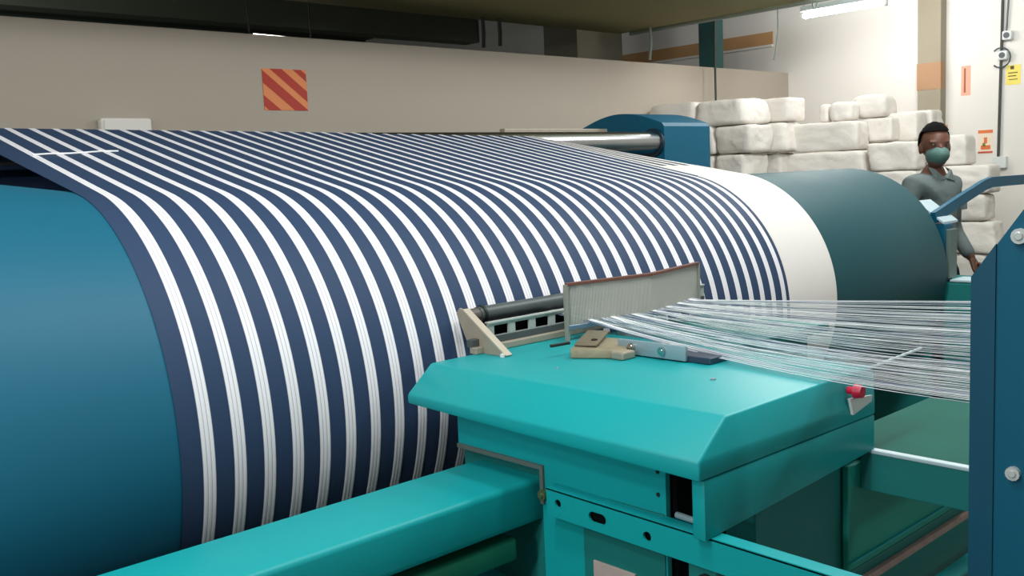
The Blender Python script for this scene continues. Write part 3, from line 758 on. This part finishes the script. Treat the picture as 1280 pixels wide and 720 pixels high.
# ducts and pipes running along the ceiling edge
DUCT = mat('green_grey_duct', (52, 96, 88), 0.5)
obj('cable_tray', box(4.86, 5.1, 0.4, 2.75, 1.735, 1.85, 0.004), DUCT, None, cat='tray', label='green grey cable tray running under the ceiling above the bales')
PIPE = mat('grey_pipe', (120, 128, 118), 0.5)
obj('ceiling_pipe', tube([(4.48, 0.2, 1.60), (4.48, 1.3, 1.60), (4.48, 2.6, 1.6)], 0.016, 10), PIPE, None, True, cat='pipe', label='grey pipe along the edge of the dark bulkhead')
obj('hanging_cable', tube([(4.7, 1.15, 1.9), (4.69, 1.15, 1.62), (4.70, 1.145, 1.585), (4.715, 1.13, 1.60), (4.72, 1.12, 1.9)], 0.007, 6), PIPE, None, True, cat='cable', label='looped pale cable hanging left of the bright tube lamp')
obj('hanging_cable', tube([(4.9, 1.55, 1.74), (4.9, 1.552, 1.5), (4.9, 1.575, 1.36), (4.9, 1.59, 1.30)], 0.006, 6), PIPE, None, True, cat='cable', label='straight grey cable dangling down over the partition top')
for i, (y, nm) in enumerate(((4.6, 'nearer'), (6.6, 'farther'))):
    obj('ceiling_beam', box(-6.9, 6.4, y, y + 0.25, 2.16, 2.499, 0.005), mat('dim_beam', (112, 118, 102), 0.85), None, cat='beam', label='dim grey ceiling beam over the far hall, the %s of the two' % nm)
obj('ceiling_pipe', tube([(1.75, 3.4, 1.78), (2.15, 3.0, 1.72)], 0.016, 8), PIPE, None, True, cat='pipe', label='short slanting pale pipe above the partition left of the bulkhead edge')
obj('far_column', box(4.62, 5.2, 3.3, 3.7, FL, 2.5, 0.006), mat('grey_column', (118, 114, 98), 0.8), None, cat='column', label='grey column rising behind the partition left of the green post')
obj('hanging_cable', tube([(4.35, 2.3, 1.6), (4.36, 2.3, 1.5), (4.35, 2.31, 1.36)], 0.012, 6), PIPE, None, True, cat='cable', label='short pale pipe dropping behind the partition top')
for i, (x, ln) in enumerate(((2.9, 0.2), (3.05, 0.18))):
    obj('hanging_cable', tube([(x, 2.55, 1.6), (x + 0.005, 2.55, 1.5), (x, 2.55, 1.6 - ln)], 0.014, 6), BLACK, None, True, cat='cable', label=('left' if i == 0 else 'right') + ' one of two short black rods hanging over the partition')
# ------------------------------------------------------------------ the man behind the drum
MX, MY = 3.815, -0.075
FWD = Vector((-0.25, -0.968, 0)); LFT = Vector((0.968, -0.25, 0))
HF = Vector((-0.735, -0.678, 0)); HL = Vector((0.678, -0.735, 0))
man = thing('person', 'man in grey shirt and teal face mask standing behind the drum end', 'person', (MX, MY, FL))
def mp(l, f_, z):
    """l: towards his left, f_: forward, z: above the floor"""
    return Vector((MX, MY, FL)) + LFT * l + FWD * f_ + Vector((0, 0, z))
def hp_(l, f_, z):
    """same, in the turned head's own directions"""
    return Vector((MX, MY, FL)) + HL * l + HF * f_ + Vector((0, 0, z))
def skin_bm(pts, edges, radii, root=0, sub=2):
    me = bpy.data.meshes.new('sk'); me.from_pydata([tuple(p) for p in pts], edges, []); me.update()
    o = bpy.data.objects.new('sk', me); COL.objects.link(o)
    sk = o.modifiers.new('s', 'SKIN'); sk.use_smooth_shade = True
    for i, r in enumerate(radii):
        me.skin_vertices[0].data[i].radius = r if isinstance(r, tuple) else (r, r)
        me.skin_vertices[0].data[i].use_root = (i == root)
    s = o.modifiers.new('u', 'SUBSURF'); s.levels = sub; s.render_levels = sub
    dg = bpy.context.evaluated_depsgraph_get(); ev = o.evaluated_get(dg)
    m2 = bpy.data.meshes.new_from_object(ev)
    bpy.data.objects.remove(o); b = bmesh.new(); b.from_mesh(m2); bpy.data.meshes.remove(m2)
    return b
def ell(c, rx, ry_, rz, rotm=None, n=24, bm=None):
    new = bmesh.new(); bmesh.ops.create_uvsphere(new, u_segments=n, v_segments=n // 2 + 2, radius=1)
    for v in new.verts:
        p = v.co; q = HL * (p.x * rx) + HF * (p.y * ry_) + Vector((0, 0, p.z * rz))
        v.co = Vector(c) + q
    return join(bm, new)
def remesh(bm, vox, smooth_it=2):
    me = bpy.data.meshes.new('rm'); bm.to_mesh(me); bm.free()
    o = bpy.data.objects.new('rm', me); COL.objects.link(o)
    r = o.modifiers.new('r', 'REMESH'); r.mode = 'VOXEL'; r.voxel_size = vox; r.use_smooth_shade = True
    s = o.modifiers.new('s', 'SMOOTH'); s.factor = 0.5; s.iterations = smooth_it
    dg = bpy.context.evaluated_depsgraph_get(); m2 = bpy.data.meshes.new_from_object(o.evaluated_get(dg))
    bpy.data.objects.remove(o); b = bmesh.new(); b.from_mesh(m2); bpy.data.meshes.remove(m2)
    return b
SKIN = mat('brown_skin', (104, 66, 52), 0.5, var=0.06, scale=20)
SHIRT = mat('grey_green_shirt', (102, 112, 112), 0.8, var=0.08, scale=12, bump=0.3, bscale=20, spec=0.2)
TROU = mat('dark_trousers', (30, 32, 38), 0.8, spec=0.2)
HAIRM = mat('black_hair', (14, 13, 14), 0.9, bump=0.6, bscale=90, spec=0.1)
MASK = mat('teal_face_mask', (86, 120, 114), 0.7, bump=0.1)
# joints (l, f, z)
HIP, WST, CHS, NCK = (0, 0, 0.93), (0, 0.0, 1.04), (0, -0.005, 1.24), (0, -0.005, 1.40)
SHL, ELL_, WRL = (0.150, -0.01, 1.335), (0.195, -0.03, 1.085), (0.20, 0.10, 0.91)
SHR, ELR, WRR = (-0.155, -0.01, 1.340), (-0.235, -0.04, 1.085), (-0.20, 0.12, 0.89)
LH, LK, LA = (0.085, 0, 0.87), (0.10, 0.02, 0.48), (0.11, -0.02, 0.09)
RH, RK, RA = (-0.085, 0, 0.87), (-0.10, 0.05, 0.48), (-0.11, 0.04, 0.09)
LT, RT = (0.125, 0.11, 0.035), (-0.125, 0.17, 0.035)
P = [HIP, WST, CHS, (0, -0.01, 1.335), NCK, (0, 0.015, 1.46), SHL, ELL_, WRL, SHR, ELR, WRR, LH, LK, LA, LT, RH, RK, RA, RT]
Ed = [(0, 1), (1, 2), (2, 3), (3, 4), (4, 5), (3, 6), (6, 7), (7, 8), (3, 9), (9, 10), (10, 11), (0, 12), (12, 13), (13, 14), (14, 15), (0, 16), (16, 17), (17, 18), (18, 19)]
Rd = [0.12, 0.115, 0.12, 0.085, 0.05, 0.048, 0.052, 0.038, 0.026, 0.052, 0.038, 0.026, 0.08, 0.055, 0.036, 0.032, 0.08, 0.055, 0.036, 0.032]
body = skin_bm([mp(*p) for p in P], Ed, Rd)
HC = (0.0, 0.03, 1.545)
yawh = 0.0
ell(hp_(0, 0.015, 1.565), 0.073, 0.092, 0.092, bm=body)          # skull
ell(hp_(0, 0.045, 1.50), 0.058, 0.062, 0.072, bm=body)           # face and jaw
ell(hp_(0, 0.104, 1.532), 0.012, 0.016, 0.020, None, 12, body)   # nose
for s in (-1, 1):
    ell(hp_(s * 0.074, 0.01, 1.535), 0.010, 0.02, 0.032, None, 12, body)   # ears
    ell(hp_(s * 0.03, 0.092, 1.567), 0.024, 0.012, 0.008, None, 12, body)  # brows
def hand(wr, side, fdir):
    """palm, four curled fingers and a thumb hanging from the wrist"""
    b = None
    w_ = Vector(wr); d = Vector(fdir).normalized(); f0 = Vector((0, 0.9, -0.15)); f0 = (f0 - d * f0.dot(d)).normalized()
    inn = d.cross(f0).normalized() * (1 if d.cross(f0).x * side < 0 else -1)
    k = w_ + d * 0.085
    pts = [w_ - d * 0.02, w_ + d * 0.045, k]
    b = skin_bm([mp(*p) for p in pts], [(0, 1), (1, 2)], [(0.024, 0.02), (0.038, 0.016), (0.036, 0.014)])
    for i, (o_, ln) in enumerate(((0.028, 0.068), (0.010, 0.078), (-0.009, 0.072), (-0.027, 0.056))):
        a = w_ + d * 0.07 + f0 * o_
        q = [a, a + d * ln * 0.45 + inn * 0.004, a + d * ln * 0.78 + inn * 0.016, a + d * ln * 0.98 + inn * 0.032]
        b = join(b, skin_bm([mp(*p) for p in q], [(0, 1), (1, 2), (2, 3)], [0.0088, 0.0085, 0.0078, 0.0066], sub=1))
    a = w_ + d * 0.02 + f0 * 0.02
    q = [a, a + d * 0.03 + f0 * 0.026, a + d * 0.06 + f0 * 0.036, a + d * 0.085 + f0 * 0.034 + inn * 0.008]
    b = join(b, skin_bm([mp(*p) for p in q], [(0, 1), (1, 2), (2, 3)], [0.013, 0.0115, 0.010, 0.0075], sub=1))
    return b
for wr, el, s in ((WRL, ELL_, 1), (WRR, ELR, -1)):
    d = (Vector(wr) - Vector(el)).normalized() + Vector((0, 0, -0.5))
    body = join(body, hand(wr, s, d))
obj('body', remesh(body, 0.006, 2), SKIN, man, 'all')
# shirt with sleeves to the elbow, collar; trousers; mask; hair; shoes
def lerp3(a, b, t): return tuple(a[i] + (b[i] - a[i]) * t for i in range(3))
sl = lerp3(ELL_, WRL, 0.93); sr = lerp3(ELR, WRR, 0.93)
Ps = [(0, 0, 0.90), WST, CHS, (0, -0.01, 1.335), (0, 0.0, 1.40), SHL, ELL_, sl, SHR, ELR, sr]
sh = skin_bm([mp(*p) for p in Ps], [(0, 1), (1, 2), (2, 3), (3, 4), (3, 5), (5, 6), (6, 7), (3, 8), (8, 9), (9, 10)],
             [0.13, 0.122, 0.13, 0.095, 0.062, 0.066, 0.050, 0.037, 0.066, 0.050, 0.037])
so_ = obj('shirt', remesh(sh, 0.009, 2), SHIRT, man, 'all')
for s in (-1, 1):
    obj('collar', solid([mp(s * 0.008, 0.07, 1.375), mp(s * 0.055, 0.055, 1.42), mp(s * 0.062, 0.02, 1.435), mp(s * 0.07, 0.07, 1.36),
                         mp(s * 0.008, 0.082, 1.37), mp(s * 0.06, 0.066, 1.415), mp(s * 0.07, 0.022, 1.43), mp(s * 0.075, 0.08, 1.352)],
                        [(0, 1, 2, 3), (4, 7, 6, 5), (0, 4, 5, 1), (1, 5, 6, 2), (2, 6, 7, 3), (3, 7, 4, 0)]), SHIRT, so_)
obj('breast_pocket', solid([mp(0.05, 0.128, 1.29), mp(0.115, 0.108, 1.29), mp(0.112, 0.112, 1.20), mp(0.05, 0.135, 1.20),
                            mp(0.05, 0.138, 1.29), mp(0.118, 0.118, 1.29), mp(0.115, 0.124, 1.20), mp(0.05, 0.147, 1.20)],
                           [(0, 1, 2, 3), (4, 7, 6, 5), (0, 4, 5, 1), (1, 5, 6, 2), (2, 6, 7, 3), (3, 7, 4, 0)]), SHIRT, so_)
tr = skin_bm([mp(*p) for p in (HIP, (0, 0, 0.99), LH, LK, LA, RH, RK, RA)], [(0, 1), (0, 2), (2, 3), (3, 4), (0, 5), (5, 6), (6, 7)],
             [0.135, 0.13, 0.10, 0.075, 0.066, 0.10, 0.075, 0.066])
obj('trousers', remesh(tr, 0.010, 2), TROU, man, 'all')
mk = bmesh.new()
bmesh.ops.create_uvsphere(mk, u_segments=28, v_segments=18, radius=1)
bmesh.ops.delete(mk, geom=[v for v in mk.verts if v.co.y < 0.12], context='VERTS')
for v in mk.verts:
    p = v.co; v.co = hp_(p.x * 0.064, 0.036 + p.y * (0.104 - 0.012 * abs(p.x)), 1.499 + p.z * 0.056)
obj('face_mask', mk, MASK, man, 'all', label='teal face mask over nose and mouth')
hr = bmesh.new(); bmesh.ops.create_uvsphere(hr, u_segments=40, v_segments=28, radius=1)
bmesh.ops.delete(hr, geom=[v for v in hr.verts if v.co.z < -0.42 or (v.co.y > 0.12 and v.co.z < 0.46) or (abs(v.co.x) > 0.7 and v.co.y > -0.1 and v.co.z < 0.05)], context='VERTS')
for v in hr.verts:
    p = v.co; k = 1 + 0.05 * mnoise.noise(p * 6)
    v.co = hp_(p.x * 0.082 * k, 0.010 + p.y * 0.101 * k, 1.568 + p.z * (0.110 if p.z > 0 else 0.11) * k)
obj('hair', hr, HAIRM, man, 'all', label='short black hair')
for s in (-1, 1):
    e_ = obj('eye', ell(hp_(s * 0.03, 0.094, 1.553), 0.010, 0.008, 0.0055, None, 12), mat('eye_white', (150, 142, 132), 0.4), man, True)
    obj('iris', ell(hp_(s * 0.03, 0.101, 1.553), 0.0055, 0.003, 0.0052, None, 10), BLACK, e_, True)
for T_, A_ in ((LT, LA), (RT, RA)):
    a, b_ = Vector(A_), Vector(T_); hp = a + Vector((0, -0.04, -0.045))
    shoe = skin_bm([mp(*p) for p in (hp, a + Vector((0, 0.01, -0.035)), b_, b_ + Vector((0, 0.07, -0.003)))], [(0, 1), (1, 2), (2, 3)], [0.036, 0.044, 0.038, 0.028])
    for v in shoe.verts: v.co.z = max(v.co.z, FL + 0.002)
    obj('shoe', shoe, BLACK, man, 'all')
